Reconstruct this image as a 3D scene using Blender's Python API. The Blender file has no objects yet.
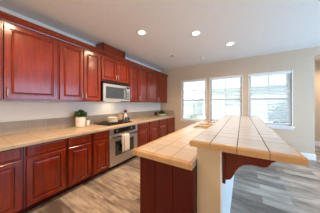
import bpy, bmesh, math, random
from mathutils import Vector, Matrix
random.seed(7)
PI = math.pi
C = bpy.context.scene.collection
S = bpy.context.scene

# ------------------------------------------------------------------ camera
CAMH = 1.38
f_px = 132.0
th = math.atan(82/132.0)
cam = bpy.data.cameras.new('camera'); camo = bpy.data.objects.new('camera', cam); C.objects.link(camo)
cam.sensor_fit = 'HORIZONTAL'; cam.sensor_width = 36.0; cam.lens = 36.0*f_px/320.0
cam.clip_start = 0.05; cam.clip_end = 300
camo.location = (0, 0, CAMH); camo.rotation_euler = (PI/2, 0, th)
cam.shift_y = -3.0/320.0
S.camera = camo

# ------------------------------------------------------------------ world, sun, large lights, exposure
w = bpy.data.worlds.new('sky'); S.world = w; w.use_nodes = True
nt = w.node_tree; bg = nt.nodes['Background']
tc = nt.nodes.new('ShaderNodeTexCoord'); sx = nt.nodes.new('ShaderNodeSeparateXYZ'); cr = nt.nodes.new('ShaderNodeValToRGB')
nt.links.new(tc.outputs['Generated'], sx.inputs[0]); nt.links.new(sx.outputs[2], cr.inputs[0]); nt.links.new(cr.outputs[0], bg.inputs[0])
cr.color_ramp.elements[0].position = 0.0; cr.color_ramp.elements[0].color = (0.88, 0.94, 1.0, 1)
cr.color_ramp.elements[1].position = 0.8; cr.color_ramp.elements[1].color = (0.55, 0.76, 1.0, 1)
bg.inputs[1].default_value = 2.4

def light(name, kind, loc, rot, energy, color, size=None, size_y=None, parent=None, **kw):
    l = bpy.data.lights.new(name, kind); l.energy = energy; l.color = color
    if kind == 'AREA':
        l.shape = 'RECTANGLE'; l.size = size; l.size_y = size_y or size
    for k, v in kw.items(): setattr(l, k, v)
    o = bpy.data.objects.new(name, l); C.objects.link(o); o.location = loc; o.rotation_euler = rot
    if parent: o.parent = parent
    return o
sun = light('sun', 'SUN', (0, 0, 20), (math.radians(52), 0, math.radians(-35)), 9.0, (1.0, 0.97, 0.93)); sun.data.angle = 0.02
# added cool lamp for assumed daylight from the unseen dining side (right); added warm fill lamp behind the camera
light('assumed_dining_daylight', 'AREA', (3.35, 2.85, 1.3), (0, math.radians(90), 0), 112, (0.21, 0.59, 1.0), 2.1, 3.0)
light('rear_warm_fill', 'AREA', (-0.6, -2.3, 1.5), (math.radians(90), 0, 0), 54, (1.0, 0.77, 0.49), 4.2, 2.3)

S.view_settings.view_transform = 'Standard'; S.view_settings.look = 'None'
S.view_settings.gamma = 1.0; S.view_settings.use_curve_mapping = False
S.view_settings.exposure = 0.06

# ------------------------------------------------------------------ materials
def new_mat(name):
    m = bpy.data.materials.new(name); m.use_nodes = True
    return m, m.node_tree, m.node_tree.nodes['Principled BSDF']
def mth(nt, op, a, b=None, c=None):
    n = nt.nodes.new('ShaderNodeMath'); n.operation = op
    for i, v in enumerate((a, b, c)):
        if v is None: continue
        if isinstance(v, (int, float)): n.inputs[i].default_value = v
        else: nt.links.new(v, n.inputs[i])
    return n.outputs[0]
def noise(nt, scale, stretch=(1, 1, 1), detail=4, rough=0.6, rnd=False):
    t = nt.nodes.new('ShaderNodeTexCoord'); mp = nt.nodes.new('ShaderNodeMapping'); n = nt.nodes.new('ShaderNodeTexNoise')
    mp.inputs['Scale'].default_value = stretch
    nt.links.new(t.outputs['Object'], mp.inputs[0])
    if rnd:
        oi = nt.nodes.new('ShaderNodeObjectInfo'); cm = nt.nodes.new('ShaderNodeCombineXYZ')
        v = mth(nt, 'MULTIPLY', oi.outputs['Random'], 20.0)
        for k in range(3): nt.links.new(v, cm.inputs[k])
        nt.links.new(cm.outputs[0], mp.inputs['Location'])
    nt.links.new(mp.outputs[0], n.inputs[0]); n.inputs['Scale'].default_value = scale
    n.inputs['Detail'].default_value = detail; n.inputs['Roughness'].default_value = rough
    return n.outputs['Fac']
def ramp(nt, fac, stops):
    r = nt.nodes.new('ShaderNodeValToRGB'); nt.links.new(fac, r.inputs[0]); e = r.color_ramp.elements
    while len(e) < len(stops): e.new(0.5)
    for i, (p, c) in enumerate(stops): e[i].position = p; e[i].color = (*c, 1)
    return r.outputs[0]
def mixc(nt, fac, a, b, mode='MIX'):
    n = nt.nodes.new('ShaderNodeMix'); n.data_type = 'RGBA'; n.blend_type = mode
    for i, v in ((0, fac), (6, a), (7, b)):
        if isinstance(v, (int, float)): n.inputs[i].default_value = v
        elif isinstance(v, tuple): n.inputs[i].default_value = (*v, 1)
        else: nt.links.new(v, n.inputs[i])
    return n.outputs[2]
def bump(nt, h, bs, strength=0.2, dist=0.01):
    b = nt.nodes.new('ShaderNodeBump'); b.inputs['Strength'].default_value = strength; b.inputs['Distance'].default_value = dist
    nt.links.new(h, b.inputs['Height']); nt.links.new(b.outputs[0], bs.inputs['Normal'])
def simple(name, col, rough=0.5, metal=0.0, var=0.06, scale=12, bmp=0.0, coat=0.0, stretch=(1, 1, 1), spec=0.5):
    m, nt, bs = new_mat(name)
    n = noise(nt, scale, stretch)
    a = tuple(max(0, c*(1-var)) for c in col); b = tuple(min(1, c*(1+var)) for c in col)
    nt.links.new(ramp(nt, n, [(0.3, a), (0.7, b)]), bs.inputs['Base Color'])
    bs.inputs['Roughness'].default_value = rough; bs.inputs['Metallic'].default_value = metal
    bs.inputs['Coat Weight'].default_value = coat; bs.inputs['Specular IOR Level'].default_value = spec
    if bmp: bump(nt, noise(nt, scale*6), bs, bmp, 0.003)
    return m
def wood(name, dark, light_, rough=0.3, coat=0.4, st=(9, 9, 1.2)):
    m, nt, bs = new_mat(name)
    g = noise(nt, 3.0, st, 6, 0.65, True); f2 = noise(nt, 1.6, (1, 1, 1), 3, 0.5, True)
    v = mth(nt, 'ADD', mth(nt, 'MULTIPLY', g, 0.55), mth(nt, 'MULTIPLY', f2, 0.45))
    nt.links.new(ramp(nt, v, [(0.35, dark), (0.62, light_)]), bs.inputs['Base Color'])
    bs.inputs['Roughness'].default_value = rough; bs.inputs['Coat Weight'].default_value = coat
    bs.inputs['Coat Roughness'].default_value = 0.17; bs.inputs['Coat IOR'].default_value = 1.65; bs.inputs['Specular IOR Level'].default_value = 0.15
    bump(nt, g, bs, 0.05, 0.002)
    return m
def tile(name, ca, cb, grout, axes, pitch, off, start=(-99, -99), w=0.0035, rough=0.32, coat=0.12, spec=0.35):
    """glazed tile: joints across two object axes"""
    m, nt, bs = new_mat(name)
    t = nt.nodes.new('ShaderNodeTexCoord'); s = nt.nodes.new('ShaderNodeSeparateXYZ'); nt.links.new(t.outputs['Object'], s.inputs[0])
    lines = []; cells = []
    for k in range(2):
        v = s.outputs[axes[k]]
        q = mth(nt, 'DIVIDE', mth(nt, 'SUBTRACT', v, off[k]), pitch[k])
        fr = mth(nt, 'FRACT', mth(nt, 'ADD', q, 0.5))
        d = mth(nt, 'MULTIPLY', mth(nt, 'ABSOLUTE', mth(nt, 'SUBTRACT', fr, 0.5)), pitch[k])
        l = mth(nt, 'LESS_THAN', d, w)
        l = mth(nt, 'MULTIPLY', l, mth(nt, 'GREATER_THAN', v, start[k]))
        lines.append(l); cells.append(mth(nt, 'FLOOR', q))
    line = mth(nt, 'MAXIMUM', lines[0], lines[1])
    cm = nt.nodes.new('ShaderNodeCombineXYZ'); nt.links.new(cells[0], cm.inputs[0]); nt.links.new(cells[1], cm.inputs[1])
    wn = nt.nodes.new('ShaderNodeTexWhiteNoise'); nt.links.new(cm.outputs[0], wn.inputs[0])
    n = noise(nt, 9, (1, 1, 1), 5, 0.6)
    v = mth(nt, 'ADD', mth(nt, 'MULTIPLY', n, 0.7), mth(nt, 'MULTIPLY', wn.outputs[0], 0.3))
    col = ramp(nt, v, [(0.3, ca), (0.7, cb)])
    nt.links.new(mixc(nt, line, col, grout), bs.inputs['Base Color'])
    nt.links.new(mth(nt, 'ADD', rough, mth(nt, 'MULTIPLY', line, 0.5)), bs.inputs['Roughness'])
    nt.links.new(mth(nt, 'MULTIPLY', mth(nt, 'SUBTRACT', 1.0, line), coat), bs.inputs['Coat Weight']); bs.inputs['Coat Roughness'].default_value = 0.2
    nt.links.new(mth(nt, 'MULTIPLY', mth(nt, 'SUBTRACT', 1.0, line), spec), bs.inputs['Specular IOR Level'])
    bump(nt, mth(nt, 'SUBTRACT', 1.0, line), bs, 0.5, 0.003)
    return m

M = {}
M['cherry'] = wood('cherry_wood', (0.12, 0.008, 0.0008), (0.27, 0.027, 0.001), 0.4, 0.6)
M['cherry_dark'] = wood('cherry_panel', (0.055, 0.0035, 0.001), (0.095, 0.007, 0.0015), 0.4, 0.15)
M['cherry_mid'] = wood('cherry_corbel', (0.085, 0.007, 0.002), (0.16, 0.016, 0.003), 0.4, 0.3)
M['paint'] = simple('beige_wall_paint', (0.59, 0.475, 0.36), 0.75, var=0.02, bmp=0.06)
M['paint_light'] = simple('cream_wall_paint', (0.82, 0.79, 0.74), 0.7, var=0.02, bmp=0.06)
M['ceiling'] = simple('ceiling_paint', (0.81, 0.785, 0.75), 0.85, var=0.02, bmp=0.06)
M['white'] = simple('white_trim_paint', (0.82, 0.83, 0.83), 0.4, var=0.02)
m, nt, bs = new_mat('white_blind_slat'); M['slat'] = m
nt.links.new(ramp(nt, noise(nt, 8), [(0.3, (0.86, 0.89, 0.91)), (0.7, (0.9, 0.92, 0.94))]), bs.inputs['Base Color']); bs.inputs['Roughness'].default_value = 0.45
trn = nt.nodes.new('ShaderNodeBsdfTranslucent'); trn.inputs[0].default_value = (0.9, 0.94, 0.96, 1); mxs = nt.nodes.new('ShaderNodeMixShader'); mxs.inputs[0].default_value = 0.58
nt.links.new(bs.outputs[0], mxs.inputs[1]); nt.links.new(trn.outputs[0], mxs.inputs[2]); nt.links.new(mxs.outputs[0], nt.nodes['Material Output'].inputs[0])
M['steel'] = simple('stainless_steel', (0.66, 0.62, 0.565), 0.33, 0.85, 0.05, 4, stretch=(1, 1, 30))
M['nickel'] = simple('brushed_nickel', (0.50, 0.44, 0.36), 0.3, 1.0, 0.04)
M['black'] = simple('black_enamel', (0.012, 0.012, 0.013), 0.22, var=0.2)
M['iron'] = simple('cast_iron', (0.02, 0.019, 0.018), 0.55, var=0.3, bmp=0.2)
M['glass_dark'] = simple('oven_glass', (0.02, 0.035, 0.025), 0.06, var=0.3, coat=1.0)
M['micro_glass'] = simple('microwave_glass', (0.055, 0.06, 0.065), 0.06, var=0.2, coat=1.0)
M['enamel'] = simple('cream_enamel', (0.74, 0.68, 0.54), 0.18, var=0.04, coat=0.5)
M['brass_pot'] = simple('tan_stoneware', (0.50, 0.33, 0.17), 0.4, var=0.08, coat=0.3)
M['ceramic'] = simple('white_ceramic', (0.76, 0.72, 0.66), 0.35, var=0.05, bmp=0.1)
M['leaf'] = simple('dark_green_leaf', (0.035, 0.085, 0.02), 0.45, var=0.6, scale=25)
M['soil'] = simple('potting_soil', (0.04, 0.025, 0.015), 0.9, var=0.4, scale=60, bmp=0.5)
M['biscuit'] = simple('biscuit_sink_enamel', (0.55, 0.44, 0.31), 0.25, var=0.03, coat=0.3)
M['mauve'] = simple('dark_rosy_cap', (0.16, 0.055, 0.06), 0.4, var=0.2)
M['amber'] = simple('dark_glass_jar', (0.05, 0.035, 0.02), 0.1, var=0.3, coat=1.0)
M['cloth'] = simple('cotton_cloth', (0.80, 0.76, 0.70), 0.9, var=0.05, scale=50, bmp=0.3)
M['cloth_stripe'] = simple('rust_cloth', (0.40, 0.17, 0.09), 0.9, var=0.1, scale=50, bmp=0.3)
M['box'] = simple('dark_brown_box', (0.06, 0.03, 0.018), 0.5, var=0.2)
M['can_white'] = simple('white_can_trim', (0.85, 0.83, 0.8), 0.4, var=0.02)
M['grey'] = simple('dark_grey_plastic', (0.05, 0.05, 0.05), 0.5, var=0.1)
M['stucco'] = simple('pale_stucco', (0.80, 0.80, 0.78), 0.9, var=0.04, bmp=0.1)
M['roof'] = simple('grey_roof_tile', (0.62, 0.66, 0.70), 0.8, var=0.2, scale=20, stretch=(1, 6, 1))
M['lawn'] = simple('pale_lawn', (0.42, 0.5, 0.42), 0.95, var=0.3, scale=4)
M['bush'] = simple('grey_green_foliage', (0.32, 0.44, 0.36), 0.8, var=0.5, scale=20)
M['house_glass'] = simple('house_window_glass', (0.35, 0.42, 0.48), 0.1, var=0.1)
TA, TB, GR = (0.43, 0.43, 0.43), (0.49, 0.49, 0.49), (0.11, 0.09, 0.085)
M['bar_tile'] = tile('bar_tile', TA, TB, GR, (0, 1), (0.18, 0.165), (-0.21, 1.35), (-99, 1.3), w=0.0032)
M['isl_tile'] = tile('island_tile', (0.46, 0.39, 0.325), (0.53, 0.46, 0.39), (0.30, 0.23, 0.17), (0, 1), (0.18, 0.175), (-0.345, 1.28), (-99, 1.2))
M['ctr_tile'] = tile('counter_tile', (0.47, 0.34, 0.22), (0.56, 0.425, 0.29), (0.40, 0.30, 0.205), (0, 1), (0.26, 0.26), (-2.32, 0.39), rough=0.3, coat=0.2, w=0.003)
M['nosing'] = tile('bar_nosing', (0.47, 0.275, 0.14), (0.58, 0.37, 0.19), GR, (0, 1), (0.18, 0.165), (-0.21, 1.35), (-99, 1.3), w=0.002, rough=0.22)
M['isl_nosing'] = tile('island_nosing', (0.47, 0.275, 0.14), (0.58, 0.37, 0.19), (0.4, 0.22, 0.1), (0, 1), (0.18, 0.175), (-0.345, 1.28), (-99, 1.2), w=0.002, rough=0.22)
M['splash'] = tile('backsplash_tile', (0.32, 0.255, 0.195), (0.41, 0.335, 0.265), (0.46, 0.39, 0.32), (1, 2), (0.26, 0.9), (0.39, 0.2), w=0.003, rough=0.35, coat=0.1)
M['splash_end'] = tile('backsplash_end_tile', (0.32, 0.255, 0.195), (0.41, 0.335, 0.265), (0.46, 0.39, 0.32), (0, 2), (0.26, 0.9), (-2.5, 0.2), w=0.003, rough=0.35, coat=0.1)

def floor_mat():
    m, nt, bs = new_mat('plank_floor')
    t = nt.nodes.new('ShaderNodeTexCoord'); br = nt.nodes.new('ShaderNodeTexBrick')
    mp = nt.nodes.new('ShaderNodeMapping'); mp.inputs['Location'].default_value = (0.35, -0.135, 0)
    nt.links.new(t.outputs['Object'], mp.inputs[0]); nt.links.new(mp.outputs[0], br.inputs[0])
    br.offset = 0.37; br.offset_frequency = 2; br.squash = 1.0
    for k, v in (('Scale', 1.0), ('Brick Width', 0.95), ('Row Height', 0.18), ('Mortar Size', 0.0015), ('Bias', 0.0)): br.inputs[k].default_value = v
    br.inputs['Color1'].default_value = (0, 0, 0, 1); br.inputs['Color2'].default_value = (1, 1, 1, 1); br.inputs['Mortar'].default_value = (0.0, 0.0, 0.0, 1)
    # per-plank shift of the figure
    n1 = nt.nodes.new('ShaderNodeTexNoise'); mp2 = nt.nodes.new('ShaderNodeMapping'); mp2.inputs['Scale'].default_value = (0.75, 2.8, 1)
    va = nt.nodes.new('ShaderNodeVectorMath'); va.operation = 'MULTIPLY_ADD'
    nt.links.new(br.outputs['Color'], va.inputs[0]); va.inputs[1].default_value = (7, 11, 0); nt.links.new(t.outputs['Object'], va.inputs[2])
    nt.links.new(va.outputs[0], mp2.inputs[0]); nt.links.new(mp2.outputs[0], n1.inputs[0])
    n1.inputs['Scale'].default_value = 2.6; n1.inputs['Detail'].default_value = 7; n1.inputs['Roughness'].default_value = 0.62
    n1.inputs['Distortion'].default_value = 0.9
    sp = nt.nodes.new('ShaderNodeSeparateColor'); nt.links.new(br.outputs['Color'], sp.inputs[0])
    v = mth(nt, 'ADD', mth(nt, 'MULTIPLY', n1.outputs[0], 1.05), mth(nt, 'MULTIPLY', sp.outputs[0], 0.32))
    fs = noise(nt, 5.0, (0.35, 7, 1), 6, 0.7)
    v = mth(nt, 'ADD', v, mth(nt, 'MULTIPLY', mth(nt, 'SUBTRACT', fs, 0.5), 0.45))
    v = mth(nt, 'SUBTRACT', v, 0.19)
    col = ramp(nt, v, [(0.28, (0.115, 0.085, 0.07)), (0.46, (0.27, 0.215, 0.175)), (0.62, (0.42, 0.35, 0.285)), (0.8, (0.55, 0.48, 0.40))])
    col = mixc(nt, mth(nt, 'MULTIPLY', br.outputs['Fac'], 0.6), col, (0.12, 0.09, 0.07))
    nt.links.new(col, bs.inputs['Base Color'])
    bs.inputs['Roughness'].default_value = 0.3; bs.inputs['Specular IOR Level'].default_value = 0.6
    bump(nt, mth(nt, 'SUBTRACT', n1.outputs[0], br.outputs['Fac']), bs, 0.08, 0.003)
    return m
M['floor'] = floor_mat()

def glass_mat():
    m = bpy.data.materials.new('window_glass'); m.use_nodes = True; nt = m.node_tree; nt.nodes.clear()
    o = nt.nodes.new('ShaderNodeOutputMaterial'); mx = nt.nodes.new('ShaderNodeMixShader'); tr = nt.nodes.new('ShaderNodeBsdfTransparent')
    gl = nt.nodes.new('ShaderNodeBsdfGlossy'); gl.inputs['Roughness'].default_value = 0.02
    fr = nt.nodes.new('ShaderNodeFresnel'); fr.inputs[0].default_value = 1.45; tr.inputs[0].default_value = (0.95, 0.98, 0.98, 1)
    nt.links.new(fr.outputs[0], mx.inputs[0]); nt.links.new(tr.outputs[0], mx.inputs[1]); nt.links.new(gl.outputs[0], mx.inputs[2]); nt.links.new(mx.outputs[0], o.inputs[0])
    return m
M['glass'] = glass_mat()
def emit(name, col, s):
    m, nt, bs = new_mat(name); bs.inputs['Base Color'].default_value = (*col, 1)
    bs.inputs['Emission Color'].default_value = (*col, 1); bs.inputs['Emission Strength'].default_value = s
    return m
M['lamp_dim'] = emit('lit_cooktop_lens', (1.0, 0.84, 0.6), 1.5)
M['lamp'] = emit('lit_lens', (1.0, 0.86, 0.66), 9.0)

# ------------------------------------------------------------------ helpers
def tag(o, label=None, cat=None, group=None, kind=None):
    if label: o['label'] = label
    if cat: o['category'] = cat
    if group: o['group'] = group
    if kind: o['kind'] = kind
    return o
def thing(name, label, cat, loc=(0, 0, 0), group=None):
    o = bpy.data.objects.new(name, None); C.objects.link(o); o.location = loc; o.empty_display_size = 0.05
    return tag(o, label, cat, group)
def wloc(p):
    v = Vector((0, 0, 0))
    while p is not None: v += Vector(p.location); p = p.parent
    return v
class MB:
    """collects geometry in world coordinates and links it as one mesh object"""
    def __init__(s): s.bm = bmesh.new()
    def box(s, x0, x1, y0, y1, z0, z1, bev=0.0, seg=2):
        r = bmesh.ops.create_cube(s.bm, size=1.0)['verts']
        for v in r:
            v.co = Vector(((x0+x1)/2+v.co.x*(x1-x0), (y0+y1)/2+v.co.y*(y1-y0), (z0+z1)/2+v.co.z*(z1-z0)))
        if bev:
            es = list({e for v in r for e in v.link_edges})
            bmesh.ops.bevel(s.bm, geom=es, offset=bev, segments=seg, profile=0.5, affect='EDGES')
        return s
    def lathe(s, x, y, prof, n=28):
        rings = []
        for r, z in prof:
            if r <= 1e-5: rings.append([s.bm.verts.new((x, y, z))])
            else: rings.append([s.bm.verts.new((x+r*math.cos(2*PI*k/n), y+r*math.sin(2*PI*k/n), z)) for k in range(n)])
        for a, b in zip(rings, rings[1:]):
            for k in range(n):
                vs = [a[k % len(a)], a[(k+1) % len(a)], b[(k+1) % len(b)], b[k % len(b)]]
                u = []
                for q in vs:
                    if q not in u: u.append(q)
                if len(u) > 2:
                    try: s.bm.faces.new(u)
                    except ValueError: pass
        return s
    def tube(s, pts, r, n=8, cap=True):
        pts = [Vector(p) for p in pts]; rings = []
        rr = r if isinstance(r, (list, tuple)) else [r]*len(pts)
        up = Vector((0, 0, 1))
        for i, p in enumerate(pts):
            d = (pts[min(i+1, len(pts)-1)]-pts[max(i-1, 0)]).normalized()
            a = d.cross(up)
            if a.length < 1e-3: a = d.cross(Vector((1, 0, 0)))
            a.normalize(); b = a.cross(d).normalized()
            if i and a.dot(pa) < 0: a = -a; b = -b
            pa = a
            rings.append([s.bm.verts.new(p+rr[i]*(a*math.cos(2*PI*k/n)+b*math.sin(2*PI*k/n))) for k in range(n)])
        for a, b in zip(rings, rings[1:]):
            for k in range(n): s.bm.faces.new((a[k], a[(k+1) % n], b[(k+1) % n], b[k]))
        if cap: s.bm.faces.new(rings[0]); s.bm.faces.new(rings[-1][::-1])
        return s
    def prism(s, pts, axis, a, b):
        """pts are 2D outline points; extruded along axis from a to b"""
        def P(u, v, w_):
            return {'x': (w_, u, v), 'y': (u, w_, v), 'z': (u, v, w_)}[axis]
        A = [s.bm.verts.new(P(u, v, a)) for u, v in pts]; B = [s.bm.verts.new(P(u, v, b)) for u, v in pts]
        s.bm.faces.new(A); s.bm.faces.new(B[::-1]); n = len(pts)
        for k in range(n): s.bm.faces.new((A[k], A[(k+1) % n], B[(k+1) % n], B[k]))
        return s
    def nest(s, u0, u1, v0, v1, rings, P, cap0=True, cap1=True):
        """nested rectangles (inset, height) joined: raised panels, bullnose rims"""
        R = []
        for i, h_ in rings:
            R.append([s.bm.verts.new(P(u, v, h_)) for u, v in ((u0+i, v0+i), (u1-i, v0+i), (u1-i, v1-i), (u0+i, v1-i))])
        for a, b in zip(R, R[1:]):
            for k in range(4): s.bm.faces.new((a[k], a[(k+1) % 4], b[(k+1) % 4], b[k]))
        if cap0: s.bm.faces.new(R[0][::-1])
        if cap1: s.bm.faces.new(R[-1])
        return s
    def build(s, name, mat, parent=None, loc=None, smooth=False):
        bmesh.ops.recalc_face_normals(s.bm, faces=s.bm.faces)
        off = wloc(parent) if parent is not None else Vector(loc or (0, 0, 0))
        bmesh.ops.translate(s.bm, verts=s.bm.verts, vec=-off)
        me = bpy.data.meshes.new(name); s.bm.to_mesh(me); s.bm.free()
        for m_ in (mat if isinstance(mat, list) else [mat]): me.materials.append(m_)
        if smooth:
            for p in me.polygons: p.use_smooth = True
        o = bpy.data.objects.new(name, me); C.objects.link(o)
        if parent is not None: o.parent = parent
        else: o.location = off
        return o
def bx(*a, **k): return MB().box(*a, **k)
def struct(name, mb, mat, parent=None, loc=None):
    o = mb.build(name, mat, parent, loc)
    if parent is None: o['kind'] = 'structure'
    return o
# tile materials use object coordinates: keep those meshes at the world origin

# ------------------------------------------------------------------ room shell
H = 2.76; XL = -2.915; D = 4.73; XR = 3.45; YB = -2.45; DH = 6.35; T = 0.15; XE = 1.51
struct('floor', bx(XL-T, XR+T, YB-T, DH+T, -0.06, 0), M['floor'])
struct('ceiling', bx(XL-T, XR+T, YB-T, DH+T, H, H+0.1), M['ceiling'])
struct('wall_left', bx(XL-T, XL, YB-T, D+T, 0, H), M['paint_light'])
struct('wall_back', bx(XL, XR, YB-T, YB, 0, H), M['paint'])
# right wall with assumed wide opening, unseen and unglazed
mb = MB(); mb.box(XR, XR+T, YB-T, 0.6, 0, H); mb.box(XR, XR+T, 4.4, DH+T, 0, H); mb.box(XR, XR+T, 0.6, 4.4, 2.4, H); mb.box(XR, XR+T, 0.6, 4.4, 0, 0.08)
struct('wall_right', mb, M['paint'])
WZ0, WZ1 = 0.78, 2.235
WIN = [(-1.965, -1.065), (-0.925, -0.005), (0.18, 1.10)]
mb = MB(); xs = [XL]+[v for w_ in WIN for v in w_]+[XE]
for k in range(0, len(xs), 2): mb.box(xs[k], xs[k+1], D, D+T, 0, H)
for a, b in WIN: mb.box(a, b, D, D+T, 0, WZ0); mb.box(a, b, D, D+T, WZ1, H)
mb.box(XE, 2.75, D, D+T, 2.55, H); mb.box(2.75, XR, D, D+T, 0, H)
bmesh.ops.remove_doubles(mb.bm, verts=mb.bm.verts, dist=1e-4)
struct('wall_far', mb, M['paint'])
struct('wall_hallway', bx(XE-T, XR, DH, DH+T, 0, H), M['paint'])
struct('wall_hallway_side', bx(XE-T-0.02, XE-T+0.08, D+T, DH, 0, H), M['paint'])
def base_prof(name, x0, x1, y, d):
    mb = MB(); pts = [(y, 0), (y-d*0.016, 0), (y-d*0.016, 0.115), (y-d*0.010, 0.13), (y-d*0.006, 0.14), (y, 0.14)]
    mb.prism(pts, 'x', x0, x1); struct(name, mb, M['white'])
mb = MB(); pts = [(D, 0), (D-0.016, 0), (D-0.016, 0.115), (D-0.010, 0.13), (D-0.006, 0.14), (D, 0.14)]
mb.prism(pts, 'x', -0.05, XE+0.016); mb.prism([(XE, 0), (XE+0.016, 0), (XE+0.016, 0.115), (XE+0.006, 0.14), (XE, 0.14)], 'y', D, D+T)
mb.prism(pts, 'x', XL+0.66, -0.05)
struct('baseboard_far', mb, M['white'])
base_prof('baseboard_hallway', XE-T+0.08, XR, DH, 1)

# windows
for i, (a, b) in enumerate(WIN):
    fr = MB(); y0, y1 = D+0.07, D+0.13; ft = 0.045
    fr.box(a, a+ft, y0, y1, WZ0, WZ1, 0.004); fr.box(b-ft, b, y0, y1, WZ0, WZ1, 0.004)
    fr.box(a, b, y0, y1, WZ0, WZ0+ft, 0.004); fr.box(a, b, y0, y1, WZ1-ft, WZ1, 0.004)
    zm = 1.50; fr.box(a+ft, b-ft, y0+0.005, y1-0.005, zm-0.025, zm+0.025, 0.004)
    xm = (a+b)/2
    fr.box(xm-0.011, xm+0.011, y0+0.025, y0+0.04, WZ0+ft, WZ1-ft)
    fr.box(a+ft, b-ft, y0+0.025, y0+0.04, 1.86-0.011, 1.86+0.011)
    root = struct('window_%d' % (i+1), fr, M['white'])
    bx(a+ft*0.9, b-ft*0.9, y0+0.028, y0+0.034, WZ0+ft*0.9, WZ1-ft*0.9).build('window_pane', M['glass'], root)
    sl = MB(); sl.box(a-0.05, b+0.05, D-0.05, D-0.0005, WZ0-0.03, WZ0-0.002, 0.006); sl.box(a-0.03, b+0.03, D-0.018, D-0.0005, WZ0-0.085, WZ0-0.03, 0.004)
    sl.box(a+0.001, b-0.001, D-0.01, D+0.07, WZ0+0.0002, WZ0+0.012)
    sl.build('window_sill', M['white'], root)
    cs = MB()
    for q in ((a-0.02, a-0.0005), (b+0.0005, b+0.02)): cs.box(q[0], q[1], D-0.012, D-0.0005, WZ0, WZ1+0.02, 0.002)
    cs.box(a-0.02, b+0.02, D-0.012, D-0.0005, WZ1+0.0005, WZ1+0.02, 0.002)
    cs.build('window_casing', M['white'], root)
bl_lab = ['white slatted blind in the leftmost window, stopping short of the sill',
          'white slatted blind in the middle window between the two beige wall strips',
          'white slatted blind in the rightmost window, slats tilted nearly shut']
for i, (a, b) in enumerate(WIN):
    zb = [0.955, 0.84, 0.83][i]; tilt = math.radians([16, 30, 40][i])
    t = thing('window_blind', bl_lab[i], 'blind', ((a+b)/2, D+0.03, WZ1), 'white blinds in the far wall windows')
    x0, x1 = a+0.004, b-0.004; yc = D+0.022
    bx(x0, x1, yc-0.028, yc+0.028, WZ1-0.06, WZ1-0.003, bev=0.004).build('headrail', M['white'], t)
    sl = MB(); z = WZ1-0.085
    while z > zb+0.035:
        dy = 0.024*math.cos(tilt); dz = 0.024*math.sin(tilt)
        sl.prism([(yc-dy, z-dz), (yc-dy, z-dz+0.0028), (yc+dy, z+dz+0.0028), (yc+dy, z+dz)], 'x', x0+0.004, x1-0.004)
        z -= 0.0445
    sl.build('slats', M['slat'], t)
    bx(x0+0.002, x1-0.002, yc-0.024, yc+0.024, zb, zb+0.022, bev=0.004).build('bottom_rail', M['white'], t)
    for q in (0.16, 0.84):
        xx = x0+(x1-x0)*q
        MB().tube([(xx, yc-0.026, WZ1-0.06), (xx, yc-0.026, zb+0.02)], 0.0018, 5).build('ladder_cord', M['white'], t)
    MB().tube([(x0+0.05, yc-0.034, WZ1-0.05), (x0+0.052, yc-0.034, WZ1-0.75)], 0.004, 6).build('tilt_wand', M['white'], t)

# ------------------------------------------------------------------ outside
struct('yard_ground', bx(-30, 30, D+3.0, 60, -0.5, -0.3), M['lawn'])
def house(name, label, x0, x1, y0, y1, z1, zr, wins, rooftop=0.6):
    t = thing(name, label, 'house', ((x0+x1)/2, (y0+y1)/2, -0.3))
    bx(x0, x1, y0, y1, -0.3, z1).build('wall', M['stucco'], t)
    ym = (y0+y1)/2
    MB().prism([(y0-0.5, z1-0.05), (y0-0.5, z1+0.1), (ym, zr), (y1+0.5, z1+0.1), (y1+0.5, z1-0.05)], 'x', x0-0.4, x1+0.4).build('roof', M['roof'], t)
    for (wx0, wx1, wz0, wz1) in wins:
        m = MB()
        for q in ((wx0-0.1, wx0, wz0-0.1, wz1+0.1), (wx1, wx1+0.1, wz0-0.1, wz1+0.1), (wx0, wx1, wz0-0.1, wz0), (wx0, wx1, wz1, wz1+0.1)):
            m.box(q[0], q[1], y0-0.06, y0, q[2], q[3])
        m.box((wx0+wx1)/2-0.03, (wx0+wx1)/2+0.03, y0-0.05, y0, wz0, wz1)
        wf = m.build('window', M['white'], t)
        bx(wx0, wx1, y0-0.02, y0-0.001, wz0, wz1).build('pane', M['house_glass'], wf)
    return t
house('neighbour_house', 'pale stucco house with grey roof seen through the right windows', -3.2, 9.0, 13.0, 20.0, 2.6, 4.3, [(-1.2, 0.0, 1.1, 2.1), (3.0, 4.4, 0.9, 2.1)])
house('neighbour_house', 'low pale house far off through the leftmost window', -16.0, -5.5, 17.0, 24.0, 1.5, 2.4, [(-9.5, -8.3, 0.5, 1.2)])
def bush(x, y, r, h, label):
    bm = bmesh.new()
    t = thing('garden_shrub', label, 'shrub', (x, y, -0.3), 'shrubs in the yard beyond the windows')
    rnd = random.Random(int(x*100))
    for k in range(420):
        a = rnd.random()*2*PI; u = rnd.uniform(-1, 1); q = rnd.random()**0.4; s_ = math.sqrt(max(0, 1-u*u))
        c = Vector((x+r*q*s_*math.cos(a), y+r*q*s_*math.sin(a), -0.3+h*0.55+h*0.45*q*u))
        d = Vector((rnd.gauss(0, 1), rnd.gauss(0, 1), rnd.gauss(0, 1))).normalized(); e = d.orthogonal().normalized(); L = 0.12
        vs = [bm.verts.new(c+d*L), bm.verts.new(c+e*L*0.45), bm.verts.new(c-d*L), bm.verts.new(c-e*L*0.45)]; bm.faces.new(vs)
    m = MB(); m.bm.free(); m.bm = bm; m.build('foliage', M['bush'], t)
    m = MB()
    for k in range(4): m.tube([(x, y, -0.32), (x+0.3*r*math.cos(k*1.6), y+0.3*r*math.sin(k*1.6), -0.3+h*0.6)], 0.02, 5)
    m.build('stem', M['soil'], t)
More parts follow.
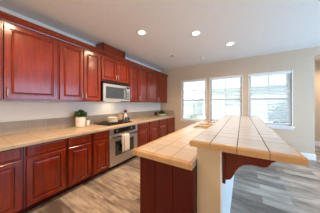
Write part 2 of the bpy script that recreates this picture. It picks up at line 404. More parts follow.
for (x, y, r, h, l) in ((1.75, 8.3, 0.7, 1.9, 'tall grey-green shrub behind the rightmost window'), (-2.9, 8.6, 0.55, 0.95, 'low green shrub below the leftmost window'),
                        (-0.5, 9.5, 0.8, 0.9, 'round low shrub behind the middle window')):
    bush(x, y, r, h, l)

# ------------------------------------------------------------------ cabinets
def PX(xf):  # panel facing +X
    return lambda u, v, h_: (xf+h_, u, v)
RAISED = [(0, 0), (0, 0.017), (0.003, 0.020), (0.050, 0.020), (0.0535, 0.017), (0.055, 0.0015), (0.067, 0.0015), (0.068, 0.011), (0.090, 0.0195)]
def door_mb(xf, y0, y1, z0, z1, k=1.0):
    r = [(i*k, h_) for i, h_ in RAISED]
    return MB().nest(y0, y1, z0, z1, r, PX(xf))
def pull(y, z0, z1, x, parent, label=None):
    m = MB(); m.tube([(x, y, z0), (x+0.028, y, z0+0.004), (x+0.030, y, z0+0.02), (x+0.030, y, z1-0.02), (x+0.028, y, z1-0.004), (x, y, z1)], 0.006, 8)
    return m.build('handle', M['nickel'], parent, smooth=True)
XB, XU = -2.25, -2.585
def base_cab(y0, y1, label, cut=False):
    t = thing('base_cabinet', label, 'cabinet', ((XL+XB)/2, (y0+y1)/2, 0), 'cherry base cabinets under the long counter')
    m = MB(); m.box(XL+0.004, XB-0.02, y0+0.0015, y1-0.0015, 0.10, 0.862); m.build('body', M['cherry'], t)
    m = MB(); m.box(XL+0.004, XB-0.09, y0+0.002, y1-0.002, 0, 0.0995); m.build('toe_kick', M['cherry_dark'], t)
    g = 0.022
    fr = MB(); a, b = y0+0.0015, y1-0.0015
    fr.box(XB-0.0195, XB-0.008, a, a+0.04, 0.10, 0.862); fr.box(XB-0.0195, XB-0.008, b-0.04, b, 0.10, 0.862)
    fr.box(XB-0.0195, XB-0.008, a+0.04, b-0.04, 0.10, 0.14); fr.box(XB-0.0195, XB-0.008, a+0.04, b-0.04, 0.695, 0.735); fr.box(XB-0.0195, XB-0.008, a+0.04, b-0.04, 0.835, 0.862)
    fr.build('face_frame', M['cherry'], t)
    MB().nest(y0+g, y1-g, 0.726, 0.850, [(0, 0), (0, 0.013), (0.003, 0.017), (0.014, 0.020)], PX(XB+0.0005)).build('drawer', M['cherry'], t)
    door_mb(XB+0.0005, y0+g, y1-g, 0.118, 0.700).build('door', M['cherry'], t)
BC = [(-0.42, 0.487, 'cherry base cabinet cut off by the left edge of the photo'), (0.488, 0.948, 'widest fully seen cherry base cabinet, nearest the camera'),
      (0.949, 1.345, 'cherry base cabinet below the white pot of greenery'), (1.346, 1.695, 'cherry base cabinet directly left of the oven'),
      (2.53, 3.02, 'cherry base cabinet directly right of the oven'), (3.021, 3.54, 'second cherry base cabinet right of the oven'),
      (3.541, 4.08, 'cherry base cabinet next to last before the far wall'), (4.081, 4.70, 'last cherry base cabinet, against the far wall')]
for a, b, l in BC: base_cab(a, b, l)

def upper_cab(y0, y1, z0, doors, label, hz=True):
    t = thing('wall_cabinet', label, 'cabinet', ((XL+XU)/2, (y0+y1)/2, z0), 'cherry wall cabinets along the left wall')
    zt = 2.44
    bx(XL+0.002, XU-0.02, y0+0.001, y1-0.001, z0, zt).build('body', M['cherry'], t)
    fr = MB(); a, b = y0+0.001, y1-0.001
    ys = [a]+[(d[1]+e[0])/2 for d, e in zip(doors, doors[1:])]+[b]
    for k, yy in enumerate(ys):
        c0, c1 = (yy, yy+0.03) if k == 0 else ((yy-0.03, yy) if k == len(ys)-1 else (yy-0.02, yy+0.02))
        fr.box(XU-0.0195, XU-0.008, c0, c1, z0, zt)
    for k in range(len(ys)-1):
        fr.box(XU-0.0193, XU-0.0082, ys[k], ys[k+1], z0, z0+0.04); fr.box(XU-0.0193, XU-0.0082, ys[k], ys[k+1], zt-0.05, zt)
    fr.build('face_frame', M['cherry'], t)
    for (d0, d1, hy_) in doors:
        d_ = door_mb(XU+0.0005, d0, d1, z0+0.022, zt-0.03)
        d_ = d_.build('door', M['cherry'], t)
        if hy_ is not None: pull(hy_, z0+0.045, z0+0.165, XU+0.0195, d_)
upper_cab(-0.25, 0.965, 1.42, [(-0.23, 0.362, 0.335), (0.378, 0.95, 0.405)], 'nearest cherry wall cabinet with the widest doors, at the left edge of the photo')
upper_cab(0.966, 1.742, 1.42, [(0.985, 1.366, 1.34), (1.378, 1.726, 1.405)], 'cherry wall cabinet directly left of the microwave, with paired doors')
upper_cab(1.743, 2.557, 1.885, [(1.757, 2.142, 2.12), (2.156, 2.543, 2.18)], 'short cherry wall cabinet directly above the microwave')
upper_cab(2.558, 3.40, 1.42, [(2.572, 2.972, 2.945), (2.984, 3.386, 3.01)], 'cherry wall cabinet directly right of the microwave')
upper_cab(3.401, 4.705, 1.42, [(3.415, 3.99, 3.965), (4.01, 4.68, 4.04)], 'farthest cherry wall cabinet, against the far wall')
# crown along the wall cabinets
m = MB(); m.prism([(XL+0.002, 2.441), (XU+0.004, 2.441), (XU+0.008, 2.455), (XU+0.022, 2.47), (XU+0.045, 2.505), (XU+0.052, 2.51), (XU+0.052, 2.528), (XL+0.002, 2.528)], 'y', -0.25, 4.725)
t = m.build('crown_molding', M['cherry'], loc=None); tag(t, 'cherry crown molding running along the top of the wall cabinets', 'molding')
# duct cover box
t = thing('duct_cover', 'dark cherry box on top of the cabinets above the microwave, up to the ceiling', 'box', (-2.78, 2.15, 2.53))
bx(XL+0.002, -2.66, 1.84, 2.50, 2.5295, 2.757, bev=0.003).build('body', M['cherry'], t)
m = MB(); m.box(-2.6595, -2.648, 1.835, 1.86, 2.5295, 2.757); m.build('corner_trim', M['cherry_dark'], t)
m = MB(); m.box(-2.6595, -2.648, 2.48, 2.505, 2.5295, 2.757); m.build('corner_trim', M['cherry_dark'], t)

# ------------------------------------------------------------------ left counter
CZ = 0.914
m = MB()
m.box(XL+0.022, -2.262, -0.42, D-0.004, 0.8635, CZ)
t0 = thing('countertop', 'long tan tiled countertop on the cherry base cabinets along the left wall', 'countertop', (0, 0, 0))
m.build('tile_top', M['ctr_tile'], t0)
ep = [(-2.2615, 0.8635), (-2.205, 0.8635), (-2.200, 0.870), (-2.199, 0.900), (-2.203, 0.911), (-2.212, 0.9155), (-2.2615, 0.9155)]
MB().prism(ep, 'y', -0.42, D-0.004).build('nosing', M['ctr_tile'], t0)
t1 = thing('backsplash', 'grey-brown tile backsplash strip behind the long counter', 'backsplash', (0, 0, 0))
bx(XL+0.0015, XL+0.021, -0.42, D-0.022, CZ+0.0005, 1.11, bev=0.003).build('tile_strip', M['splash'], t1)
bx(XL+0.0015, -2.262, D-0.021, D-0.0015, CZ+0.0005, 1.11, bev=0.003).build('end_strip', M['splash_end'], t1)

# ------------------------------------------------------------------ microwave
t = thing('microwave', 'stainless over-the-range microwave with dark window', 'microwave', (-2.7, 2.15, 1.43))
my0, my1, mz0, mz1, mx = 1.762, 2.548, 1.43, 1.865, -2.52
bx(XL+0.004, mx-0.03, my0, my1, mz0, mz1, bev=0.004).build('case', M['black'], t)
bx(mx-0.029, mx-0.004, my0, my1, mz1-0.045, mz1-0.002, bev=0.003).build('vent_grille', M['black'], t)
dm = MB().nest(my0+0.003, 2.40, mz0+0.004, mz1-0.048, [(0, 0), (0, 0.026), (0.004, 0.03), (0.055, 0.03), (0.062, 0.026)], PX(mx-0.029)).build('door', M['steel'], t)
MB().nest(my0+0.062, 2.343, mz0+0.064, mz1-0.108, [(0, 0), (0, 0.003), (0.002, 0.004)], PX(mx-0.0029)).build('window', M['micro_glass'], dm)
hm = MB(); hy = 2.365; hm.tube([(mx+0.001, hy, mz0+0.06), (mx+0.035, hy, mz0+0.075), (mx+0.045, hy, mz0+0.12), (mx+0.045, hy, mz1-0.17), (mx+0.035, hy, mz1-0.12), (mx+0.001, hy, mz1-0.105)], 0.012, 10)
hm.build('handle', M['black'], dm, smooth=True)
cp = bx(mx-0.029, mx+0.001, 2.403, my1, mz0+0.004, mz1-0.048, bev=0.003).build('control_panel', M['steel'], t)
m = MB(); m.box(mx+0.0012, mx+0.003, 2.425, 2.53, mz1-0.11, mz1-0.065); m.build('display', M['black'], cp)
m = MB()
for a in range(3):
    for b in range(5): m.box(mx+0.0012, mx+0.003, 2.43+a*0.034, 2.455+a*0.034, mz0+0.04+b*0.043, mz0+0.065+b*0.043)
m.build('buttons', M['grey'], cp)
bx(-2.78, -2.62, 1.98, 2.32, mz0-0.004, mz0-0.0005).build('cooktop_lamp', M['lamp_dim'], t)
light('cooktop_light', 'AREA', (0, 0, -0.012), (0, 0, 0), 1.1, (1.0, 0.80, 0.50), 0.16, 0.30, parent=t)

# ------------------------------------------------------------------ oven
t = thing('wall_oven', 'stainless steel oven with black control panel set under the counter', 'oven', (-2.55, 2.11, 0))
oy0, oy1 = 1.70, 2.526; ox = -2.235
bx(XL+0.004, ox-0.03, oy0, oy1, 0.10, 0.862).build('case', M['grey'], t)
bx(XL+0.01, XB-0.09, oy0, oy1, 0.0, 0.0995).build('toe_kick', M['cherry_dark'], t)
cp = bx(ox-0.029, ox, oy0+0.002, oy1-0.002, 0.735, 0.861, bev=0.003).build('control_panel', M['steel'], t)
g = bx(ox+0.0003, ox+0.004, oy0+0.10, oy1-0.08, 0.748, 0.850, bev=0.001).build('display_glass', M['black'], cp)
for k in range(2):
    yk = oy0+0.17+k*0.42
    MB().nest(yk, yk+0.03, 0.79, 0.82, [(0, 0), (0, 0.003), (0.003, 0.005)], PX(ox+0.0042)).build('knob', M['steel'], cp)
dm = MB().nest(oy0+0.004, oy1-0.004, 0.145, 0.728, [(0, 0), (0, 0.026), (0.004, 0.03), (0.13, 0.03), (0.135, 0.026)], PX(ox-0.026)).build('door', M['steel'], t)
bx(ox+0.0002, ox+0.003, oy0+0.14, oy1-0.14, 0.285, 0.590).build('window', M['glass_dark'], dm)
m = MB(); m.tube([(ox+0.05, oy0+0.03, 0.69), (ox+0.05, oy1-0.03, 0.69)], 0.013, 12)
for yy in (oy0+0.07, oy1-0.07): m.tube([(ox+0.004, yy, 0.69), (ox+0.05, yy, 0.69)], 0.009, 8)
m.build('handle', M['black'], dm, smooth=True)
bx(ox-0.029, ox, oy0+0.003, oy1-0.003, 0.101, 0.14, bev=0.002).build('bottom_trim', M['steel'], t)

# towel over the oven handle
def towel(name, mat, y0, y1, zb, xoff, parent=None, loc=None):
    m = MB(); n = 16; prof = []
    hx, hz, r = ox+0.05, 0.69, 0.0165+xoff
    for z in (0.52, 0.60, 0.66): prof.append((hx-r, z))
    for k in range(7):
        a = PI-PI*k/6; prof.append((hx+r*math.cos(a), hz+r*math.sin(a)))
    for q in range(1, 9): prof.append((hx+r+0.001, hz-(hz-zb)*q/8))
    def row(off):
        R = []
        for i, (x, z) in enumerate(prof):
            amp = 0.0035*min(1, max(0, (0.68-z)/0.1))
            R.append([m.bm.verts.new((x+off(i)*0.0035+amp*(1+math.sin(j/n*14)), y0+(y1-y0)*j/n, z)) for j in range(n+1)])
        return R
    A = row(lambda i: 1 if i > 5 else -1); B = row(lambda i: 0)
    for G in (A, B):
        for i in range(len(prof)-1):
            for j in range(n): m.bm.faces.new((G[i][j], G[i][j+1], G[i+1][j+1], G[i+1][j]))
    L = len(prof)-1
    for i in range(L):
        m.bm.faces.new((A[i][0], A[i+1][0], B[i+1][0], B[i][0])); m.bm.faces.new((A[i][n], B[i][n], B[i+1][n], A[i+1][n]))
    for j in range(n):
        m.bm.faces.new((A[0][j], B[0][j], B[0][j+1], A[0][j+1])); m.bm.faces.new((A[L][j], A[L][j+1], B[L][j+1], B[L][j]))
    return m.build(name, mat, parent, loc=loc, smooth=True)
t = thing('kitchen_towel', 'white towel with a rust stripe hanging over the oven handle', 'towel', (ox+0.05, 2.09, 0.69))
towel('stripe', M['cloth_stripe'], 1.998, 2.020, 0.335, 0.0, t); towel('cloth', M['cloth'], 2.0205, 2.175, 0.335, 0.0, t); towel('cloth', M['cloth'], 1.965, 1.9975, 0.335, 0.0, t)

# ------------------------------------------------------------------ cooktop
t = thing('gas_cooktop', 'black gas cooktop with cast iron grates on the tan counter', 'cooktop', (-2.58, 2.10, CZ))
cx0, cx1, cy0, cy1 = -2.84, -2.33, 1.73, 2.475
bx(cx0, cx1, cy0, cy1, CZ+0.0005, CZ+0.012, bev=0.004).build('plate', M['black'], t)
for gy in (1.75, 1.99, 2.23):
    m = MB(); y0, y1 = gy, gy+0.222; z = CZ+0.042; x0, x1 = cx0+0.02, cx1-0.10
    for (p, q) in (((x0, y0), (x1, y0)), ((x0, y1), (x1, y1)), ((x0, y0), (x0, y1)), ((x1, y0), (x1, y1)), ((x0, (y0+y1)/2), (x1, (y0+y1)/2)), (((x0+x1)/2, y0), ((x0+x1)/2, y1))):
        m.box(min(p[0], q[0])-0.006, max(p[0], q[0])+0.006, min(p[1], q[1])-0.006, max(p[1], q[1])+0.006, z-0.008, z, 0.001)
    for xx in (x0, x1):
        for yy in (y0, y1): m.box(xx-0.006, xx+0.006, yy-0.006, yy+0.006, CZ+0.0125, z-0.007)
    m.build('grate', M['iron'], t)
for (bx_, by_, r) in ((-2.74, 1.87, 0.04), (-2.50, 1.87, 0.035), (-2.74, 2.39, 0.035), (-2.50, 2.39, 0.045), (-2.62, 2.13, 0.05)):
    MB().lathe(bx_, by_, [(0, CZ+0.0125), (r, CZ+0.0125), (r, CZ+0.020), (r*0.75, CZ+0.024), (r*0.7, CZ+0.029), (0, CZ+0.030)], 20).build('burner', M['iron'], t, smooth=False)
for k in range(5):
    MB().lathe(-2.375, 1.82+k*0.145, [(0, CZ+0.0125), (0.018, CZ+0.0125), (0.017, CZ+0.030), (0.014, CZ+0.033), (0, CZ+0.034)], 16).build('knob', M['black'], t)

# ------------------------------------------------------------------ pots on the cooktop
def pot(x, y, z, r, h, mat, label, lid=True, handles=True, grp=None):
    t = thing('cooking_pot', label, 'pot', (x, y, z), grp)
    MB().lathe(x, y, [(0, z), (r*0.88, z), (r*0.97, z+h*0.08), (r, z+h*0.2), (r, z+h), (r*1.03, z+h+0.003), (r*0.96, z+h+0.004), (r*0.95, z+h*0.3), (0, z+h*0.28)], 36).build('body', mat, t, smooth=True)
    if lid:
        MB().lathe(x, y, [(r*0.94, z+h+0.0055), (r*1.02, z+h+0.0055), (r*1.0, z+h+0.012), (r*0.6, z+h+0.026), (0.012, z+h+0.032), (0.01, z+h+0.042), (0.02, z+h+0.05), (0.016, z+h+0.058), (0, z+h+0.06)], 32).build('lid', mat, t, smooth=True)
    if handles:
        for s in (-1, 1):
            m = MB(); m.tube([(x-0.03, y+s*r*0.96, z+h*0.72), (x-0.03, y+s*(r+0.028), z+h*0.76), (x, y+s*(r+0.036), z+h*0.77), (x+0.03, y+s*(r+0.028), z+h*0.76), (x+0.03, y+s*r*0.96, z+h*0.72)], 0.006, 8)
            m.build('handle', mat, t, smooth=True)
GZ = CZ+0.0425
pot(-2.535, 2.02, GZ, 0.115, 0.105, M['enamel'], 'wide cream enamel pot at the front of the cooktop', lid=False)
t = thing('canister', 'plain tan canister between the cream pot and the white bottle', 'canister', (-2.735, 2.40, GZ))
MB().lathe(-2.735, 2.40, [(0, GZ), (0.062, GZ), (0.066, GZ+0.01), (0.066, GZ+0.118), (0.062, GZ+0.122), (0, GZ+0.1225)], 28).build('body', M['brass_pot'], t, smooth=False)
MB().lathe(-2.735, 2.40, [(0, GZ+0.123), (0.064, GZ+0.123), (0.064, GZ+0.135), (0.05, GZ+0.14), (0, GZ+0.141)], 28).build('lid', M['brass_pot'], t)

# bottle and jars right of the cooktop
bxp, byp = -2.775, 2.63
t = thing('ceramic_bottle', 'white bottle with a dark rosy round top, right of the cooktop', 'bottle', (bxp, byp, CZ))
z = CZ+0.0008
MB().lathe(bxp, byp, [(0, z), (0.046, z), (0.050, z+0.02), (0.049, z+0.12), (0.036, z+0.165), (0.020, z+0.19), (0.019, z+0.205), (0, z+0.206)], 24).build('body', M['ceramic'], t, smooth=True)
MB().lathe(bxp, byp, [(0, z+0.2065), (0.024, z+0.208), (0.046, z+0.225), (0.052, z+0.25), (0.042, z+0.28), (0.018, z+0.296), (0, z+0.298)], 20).build('stopper', M['mauve'], t, smooth=True)
for (jx, jy, l) in ((-2.665, 2.545, 'small dark jar in front of the white bottle, nearer the cooktop'), (-2.655, 2.635, 'small dark jar in front of the white bottle, farther from the cooktop')):
    t = thing('spice_jar', l, 'jar', (jx, jy, CZ), 'dark spice jars beside the cooktop')
    MB().lathe(jx, jy, [(0, z), (0.032, z), (0.034, z+0.01), (0.033, z+0.075), (0.024, z+0.085), (0, z+0.086)], 20).build('body', M['amber'], t, smooth=True)
    MB().lathe(jx, jy, [(0.0, z+0.0865), (0.025, z+0.0865), (0.025, z+0.104), (0, z+0.106)], 20).build('lid', M['nickel'], t)

# ------------------------------------------------------------------ plants
def foliage(cx, cy, z, rx, ry, h, n, seed, L=0.035):
    bm = bmesh.new(); rnd = random.Random(seed)
    for k in range(n):
        a = rnd.random()*2*PI; q = math.sqrt(rnd.random()); zz = rnd.random()**0.8
        taper = math.sin(PI*min(1, 0.25+0.7*zz))
        c = Vector((cx+rx*q*math.cos(a)*taper, cy+ry*q*math.sin(a)*taper, z+h*zz))
        d = Vector((math.cos(a)*0.8+rnd.gauss(0, .4), math.sin(a)*0.8+rnd.gauss(0, .4), rnd.gauss(0.3, 0.6))).normalized()
        e = d.cross(Vector((rnd.gauss(0, 1), rnd.gauss(0, 1), 1))).normalized(); up = d.cross(e)*L*0.15; l = L*rnd.uniform(0.7, 1.2)
        vs = [bm.verts.new(c-d*l), bm.verts.new(c+e*l*0.45+up), bm.verts.new(c+d*l), bm.verts.new(c-e*l*0.45+up)]
        bm.faces.new((vs[0], vs[1], vs[2])); bm.faces.new((vs[0], vs[2], vs[3]))
    m = MB(); m.bm.free(); m.bm = bm; return m
px_, py_ = -2.765, 1.415
t = thing('potted_plant', 'bushy green plant in a white ribbed pot on the counter', 'plant', (px_, py_, CZ))
z = CZ+0.0008; m = MB()
n = 48; prof = [(0.0, 0), (0.070, 0), (0.078, 0.01), (0.083, 0.05), (0.083, 0.18), (0.087, 0.195), (0.080, 0.197), (0.076, 0.17), (0.0, 0.165)]
rings = []
for i, (r, dz) in enumerate(prof):
    rings.append([m.bm.verts.new((px_+max(r, 1e-4)*(1+(0.03*math.cos(24*2*PI*k/n) if 2 <= i <= 4 else 0))*math.cos(2*PI*k/n), py_+max(r, 1e-4)*(1+(0.03*math.cos(24*2*PI*k/n) if 2 <= i <= 4 else 0))*math.sin(2*PI*k/n), z+dz)) for k in range(n)])
for a, b in zip(rings, rings[1:]):
    for k in range(n): m.bm.faces.new((a[k], a[(k+1) % n], b[(k+1) % n], b[k]))
m.build('pot', M['ceramic'], t)
MB().lathe(px_, py_, [(0, z+0.1655), (0.075, z+0.1755), (0, z+0.183)], 24).build('soil', M['soil'], t)
m = MB()
for k in range(9):
    a = k*0.7; m.tube([(px_+0.02*math.cos(a), py_+0.02*math.sin(a), z+0.17), (px_+0.06*math.cos(a), py_+0.06*math.sin(a), z+0.28)], 0.003, 5)
m.build('stems', M['leaf'], t)
foliage(px_, py_, z+0.20, 0.115, 0.115, 0.115, 190, 3, 0.042).build('foliage', M['leaf'], t)
t = thing('candle_cup', 'small cream cup right of the white ribbed plant pot', 'cup', (-2.785, 1.572, CZ))
MB().lathe(-2.785, 1.572, [(0, z), (0.034, z), (0.037, z+0.01), (0.037, z+0.105), (0.034, z+0.108), (0.031, z+0.10), (0.031, z+0.07), (0, z+0.068)], 24).build('cup', M['ceramic'], t, smooth=True)
MB().lathe(-2.785, 1.572, [(0, z+0.0685), (0.030, z+0.0705), (0.029, z+0.08), (0.003, z+0.082), (0.002, z+0.095), (0, z+0.095)], 20).build('candle', M['cloth'], t)
# far corner dish with greenery
t = thing('planter_dish', 'low white dish of dark greenery in the far corner of the counter', 'plant', (-2.66, 4.42, CZ))
m = MB(); R = Matrix.Rotation(0.0, 4, 'Z')
m.lathe(0, 0, [(0, 0), (0.11, 0), (0.145, 0.03), (0.155, 0.06), (0.148, 0.062), (0.13, 0.035), (0, 0.03)], 30)
for v in m.bm.verts: v.co = Vector((v.co.x*1.05-2.66, v.co.y*0.7+4.42, v.co.z+z))
m.build('dish', M['ceramic'], t, smooth=True)
foliage(-2.66, 4.42, z+0.045, 0.13, 0.095, 0.13, 260, 5, 0.04).build('foliage', M['leaf'], t)
t = bx(-2.89, -2.84, 4.24, 4.34, z, z+0.13, bev=0.004).build('wooden_box', M['box'], loc=(-2.84, 4.37, CZ)); tag(t, 'small dark brown box behind the dish of greenery', 'box')

# ------------------------------------------------------------------ island
IX0, IX1, IY0, IY1 = -0.885, -0.325, 1.035, 3.62
t = thing('island_cabinet', 'dark cherry island cabinet below the low tiled counter', 'cabinet', ((IX0+IX1)/2, 2.3, 0))
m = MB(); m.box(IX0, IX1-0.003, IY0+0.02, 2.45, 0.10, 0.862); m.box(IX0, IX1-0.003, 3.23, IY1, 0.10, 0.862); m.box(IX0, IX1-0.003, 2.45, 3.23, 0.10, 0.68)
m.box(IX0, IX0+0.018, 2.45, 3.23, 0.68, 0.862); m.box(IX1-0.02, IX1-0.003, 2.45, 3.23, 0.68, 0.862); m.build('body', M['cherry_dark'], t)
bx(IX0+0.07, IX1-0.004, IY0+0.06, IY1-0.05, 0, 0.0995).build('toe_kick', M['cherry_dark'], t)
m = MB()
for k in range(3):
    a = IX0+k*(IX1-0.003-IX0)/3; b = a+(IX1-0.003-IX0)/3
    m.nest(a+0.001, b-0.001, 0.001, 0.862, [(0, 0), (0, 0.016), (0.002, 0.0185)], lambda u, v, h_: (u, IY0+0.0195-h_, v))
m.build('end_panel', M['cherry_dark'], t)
ys = [1.06, 1.68, 2.30, 2.96, 3.61]
for a, b in zip(ys, ys[1:]):
    MB().nest(a+0.01, b-0.01, 0.12, 0.845, [(i, h_) for i, h_ in RAISED], lambda u, v, h_: (IX0-0.0005-h_, u, v)).build('door', M['cherry'], t)

def PZ(z): return lambda u, v, h_: (u, v, z+h_)
# low counter with a hole for the sink
SX0, SX1, SY0, SY1 = -0.83, -0.47, 2.52, 3.16
ct = thing('island_countertop', 'low tan tiled counter on the island holding the sink', 'countertop', (0, 0, 0))
ix0, ix1, iy0, iy1 = -0.95, -0.328, 0.99, 3.66
m = MB(); a, b, c, d = ix0+0.04, ix1, iy0+0.04, iy1-0.04
for q in ((a, b, c, SY0), (a, b, SY1, d), (a, SX0, SY0, SY1), (SX1, b, SY0, SY1)): m.box(q[0], q[1], q[2], q[3], 0.8635, CZ)
m.build('tile_top', M['isl_tile'], ct)
pr = [(0, -0.0505), (0, -0.012), (0.003, -0.004), (0.010, 0.0005), (0.0395, 0.0012), (0.0395, -0.0505)]
m = MB(); m.prism([(iy0+i, CZ+q) for i, q in pr], 'x', ix0, ix1); m.prism([(iy1-i, CZ+q) for i, q in pr], 'x', ix0, ix1)
m.prism([(ix0+i, CZ+q-0.0001) for i, q in pr], 'y', iy0+0.003, iy1-0.003)
m.build('nosing', M['isl_nosing'], ct)
# sink
t = thing('kitchen_sink', 'pale sink with two basins let into the low island counter', 'sink', ((SX0+SX1)/2, (SY0+SY1)/2, CZ))
g = 0.002
def sink_rings(u0, u1, v0, v1): return MB().nest(u0, u1, v0, v1, [(0, 0.006), (0.004, 0.010), (0.024, 0.010), (0.03, 0.0), (0.036, -0.16), (0.06, -0.19)], PZ(CZ), cap0=False)
m = sink_rings(SX0+g-0.018, SX1-g+0.018, SY0+g-0.018, (SY0+SY1)/2+0.008); m.build('basin', M['biscuit'], t, smooth=False)
m = sink_rings(SX0+g-0.018, SX1-g+0.018, (SY0+SY1)/2+0.0085, SY1-g+0.018); m.build('basin', M['biscuit'], t, smooth=False)
for yy in ((3*SY0+SY1)/4, (SY0+3*SY1)/4): MB().lathe(-0.65, yy, [(0, CZ-0.1895), (0.04, CZ-0.1895), (0.042, CZ-0.186), (0.03, CZ-0.187), (0, CZ-0.188)], 20).build('drain', M['nickel'], t)
t = thing('kitchen_faucet', 'brushed metal faucet beside the island sink', 'faucet', (-0.42, 2.84, CZ))
fx, fy = -0.412, 2.84
MB().lathe(fx, fy, [(0, CZ+0.0008), (0.028, CZ+0.0008), (0.027, CZ+0.012), (0.018, CZ+0.02), (0.017, CZ+0.075), (0, CZ+0.08)], 20).build('base', M['nickel'], t, smooth=True)
MB().tube([(fx, fy, CZ+0.06), (fx-0.05, fy, CZ+0.085), (fx-0.12, fy, CZ+0.095), (fx-0.17, fy, CZ+0.085), (fx-0.185, fy, CZ+0.06)], [0.013, 0.012, 0.011, 0.011, 0.012], 10).build('spout', M['nickel'], t, smooth=True)
MB().tube([(fx, fy, CZ+0.075), (fx+0.004, fy+0.03, CZ+0.095), (fx+0.004, fy+0.08, CZ+0.105)], [0.009, 0.007, 0.006], 8).build('lever', M['nickel'], t, smooth=True)

# pony wall
PX0, PX1, PY0, PY1 = -0.324, -0.142, 1.115, 3.90
m = MB(); m.box(PX0, PX1, PY0, PY1, 0, 1.023)
pw = struct('wall_island', m, M['paint'])
m = MB(); m.prism([(PX1, 0), (PX1+0.014, 0), (PX1+0.014, 0.115), (PX1+0.005, 0.14), (PX1, 0.14)], 'y', PY0-0.014, PY1)
m.prism([(PY0, 0), (PY0-0.014, 0), (PY0-0.014, 0.115), (PY0-0.005, 0.14), (PY0, 0.14)], 'x', PX0+0.002, PX1)
struct('baseboard_island', m, M['white'])
m = MB(); m.box(PX1+0.0005, PX1+0.008, PY0-0.010, PY1, 0.141, 1.0215)
struct('wall_island_face', m, M['white'])  # white sheet covering the right face of the island wall
# bar top
BX0, BX1, BY0, BY1 = -0.374, 0.318, 1.07, 4.03; BZ = 1.073
t = thing('bar_countertop', 'raised glossy tiled bar top with orange-tan rounded edge in the foreground', 'countertop', (0, 0, 0))
bx(BX0+0.022, BX1-0.022, BY0+0.022, BY1-0.022, BZ-0.049, BZ).build('tile_top', M['bar_tile'], t)
m = MB(); rr = [(0.0215, -0.049), (0, -0.049), (0, -0.014), (0.003, -0.005), (0.010, 0.0003), (0.016, 0.0012), (0.0215, 0.0006)]
m.nest(BX0, BX1, BY0, BY1, rr, PZ(BZ), cap0=False, cap1=False); m.build('nosing', M['nosing'], t)
# corbels
def corbel(y, label):
    t = thing('bar_corbel', label, 'corbel', (PX1, y, 0.75), 'cherry corbels carrying the bar top')
    x0 = PX1+0.0085; zt = 1.0235
    bx(x0, x0+0.022, y-0.035, y+0.035, 0.745, zt, bev=0.002).build('back_plate', M['cherry_mid'], t)
    pts = [(x0+0.0225, zt), (x0+0.0225, 0.775)]
    a = x0+0.0225
    cur = [(0.02, 0.778), (0.038, 0.79), (0.054, 0.82), (0.070, 0.86), (0.090, 0.893), (0.115, 0.915), (0.145, 0.928), (0.18, 0.933), (0.21, 0.931), (0.24, 0.930), (0.262, 0.94), (0.275, 0.958), (0.285, 0.975), (0.305, 0.985), (0.305, zt)]
    pts += [(a+p-0.0, q) for p, q in cur]
    MB().prism(pts, 'y', y-0.022, y+0.022).build('scroll', M['cherry_mid'], t)
corbel(1.19, 'dark cherry scroll corbel under the near end of the bar top')
corbel(2.5, 'dark cherry scroll corbel midway under the bar top'); corbel(3.75, 'dark cherry scroll corbel under the far end of the bar top')

# ------------------------------------------------------------------ ceiling fixtures
LP = [(-1.655, 1.99, 135, 'lit recessed ceiling light nearest the wall cabinets'), (-0.77, 2.57, 110, 'middle lit recessed ceiling light above the island'), (-0.235, 3.45, 60, 'lit recessed ceiling light nearest the windows')]
for x, y, en, l in LP:
    t = thing('recessed_light', l, 'ceiling light', (x, y, H), 'recessed lights in the kitchen ceiling')
    MB().lathe(x, y, [(0.065, H-0.001), (0.098, H-0.001), (0.098, H-0.006), (0.088, H-0.012), (0.072, H-0.010), (0.065, H-0.006)], 32).build('trim_ring', M['can_white'], t, smooth=True)
    MB().lathe(x, y, [(0, H-0.009), (0.050, H-0.008), (0.066, H-0.004), (0.066, H-0.0015), (0, H-0.0015)], 32).build('lens', M['lamp'], t)
    light('can_lamp', 'SPOT', (0, 0, -0.03), (0, 0, 0), en, (1.0, 0.69, 0.42), parent=t, spot_size=math.radians(165), spot_blend=0.8, shadow_soft_size=0.06)
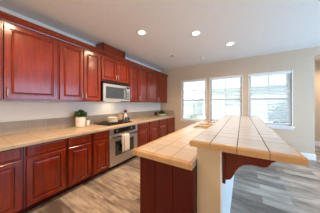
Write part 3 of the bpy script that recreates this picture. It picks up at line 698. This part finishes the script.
# assumed unseen can of the same row, outside the frame, over the left part of the kitchen
x, y = -1.70, 0.55
t = thing('recessed_light', 'assumed unseen recessed ceiling light above the near end of the kitchen', 'ceiling light', (x, y, H), 'recessed lights in the kitchen ceiling')
MB().lathe(x, y, [(0.065, H-0.001), (0.098, H-0.001), (0.098, H-0.006), (0.088, H-0.012), (0.072, H-0.010), (0.065, H-0.006)], 32).build('trim_ring', M['can_white'], t, smooth=True)
MB().lathe(x, y, [(0, H-0.009), (0.050, H-0.008), (0.066, H-0.004), (0.066, H-0.0015), (0, H-0.0015)], 32).build('lens', M['lamp'], t)
light('can_lamp', 'SPOT', (0, 0, -0.03), (0, 0, 0), 105, (1.0, 0.69, 0.42), parent=t, spot_size=math.radians(165), spot_blend=0.8, shadow_soft_size=0.06)
x, y = -1.70, 3.42
t = thing('ceiling_fixture', 'small dark unlit recessed fixture in the ceiling near the far wall', 'ceiling fixture', (x, y, H))
MB().lathe(x, y, [(0.04, H-0.001), (0.075, H-0.001), (0.073, H-0.012), (0.055, H-0.016), (0.04, H-0.008)], 28).build('ring', M['can_white'], t, smooth=True)
MB().lathe(x, y, [(0, H-0.02), (0.025, H-0.018), (0.041, H-0.006), (0.041, H-0.0015), (0, H-0.0015)], 24).build('lens', M['grey'], t)
x, y = -1.02, 4.05
t = thing('smoke_detector', 'small pale round detector on the ceiling above the left windows', 'detector', (x, y, H))
MB().lathe(x, y, [(0, H-0.034), (0.03, H-0.034), (0.05, H-0.026), (0.055, H-0.001), (0, H-0.001)], 28).build('case', M['can_white'], t, smooth=True)
MB().lathe(x, y, [(0, H-0.037), (0.008, H-0.037), (0.009, H-0.0345), (0, H-0.0345)], 12).build('test_button', M['grey'], t)

# hallway beyond the opening: added ceiling light, unseen, to brighten it
x, y = 2.35, 5.55
t = thing('recessed_light', 'added unseen ceiling light in the hallway beyond the opening', 'ceiling light', (x, y, H), 'recessed lights in the kitchen ceiling')
MB().lathe(x, y, [(0.065, H-0.001), (0.098, H-0.001), (0.098, H-0.006), (0.088, H-0.012), (0.072, H-0.010), (0.065, H-0.006)], 32).build('trim_ring', M['can_white'], t, smooth=True)
MB().lathe(x, y, [(0, H-0.009), (0.050, H-0.008), (0.066, H-0.004), (0.066, H-0.0015), (0, H-0.0015)], 32).build('lens', M['lamp'], t)
light('can_lamp', 'SPOT', (0, 0, -0.03), (0, 0, 0), 110, (1.0, 0.78, 0.6), parent=t, spot_size=math.radians(165), spot_blend=0.8, shadow_soft_size=0.06)
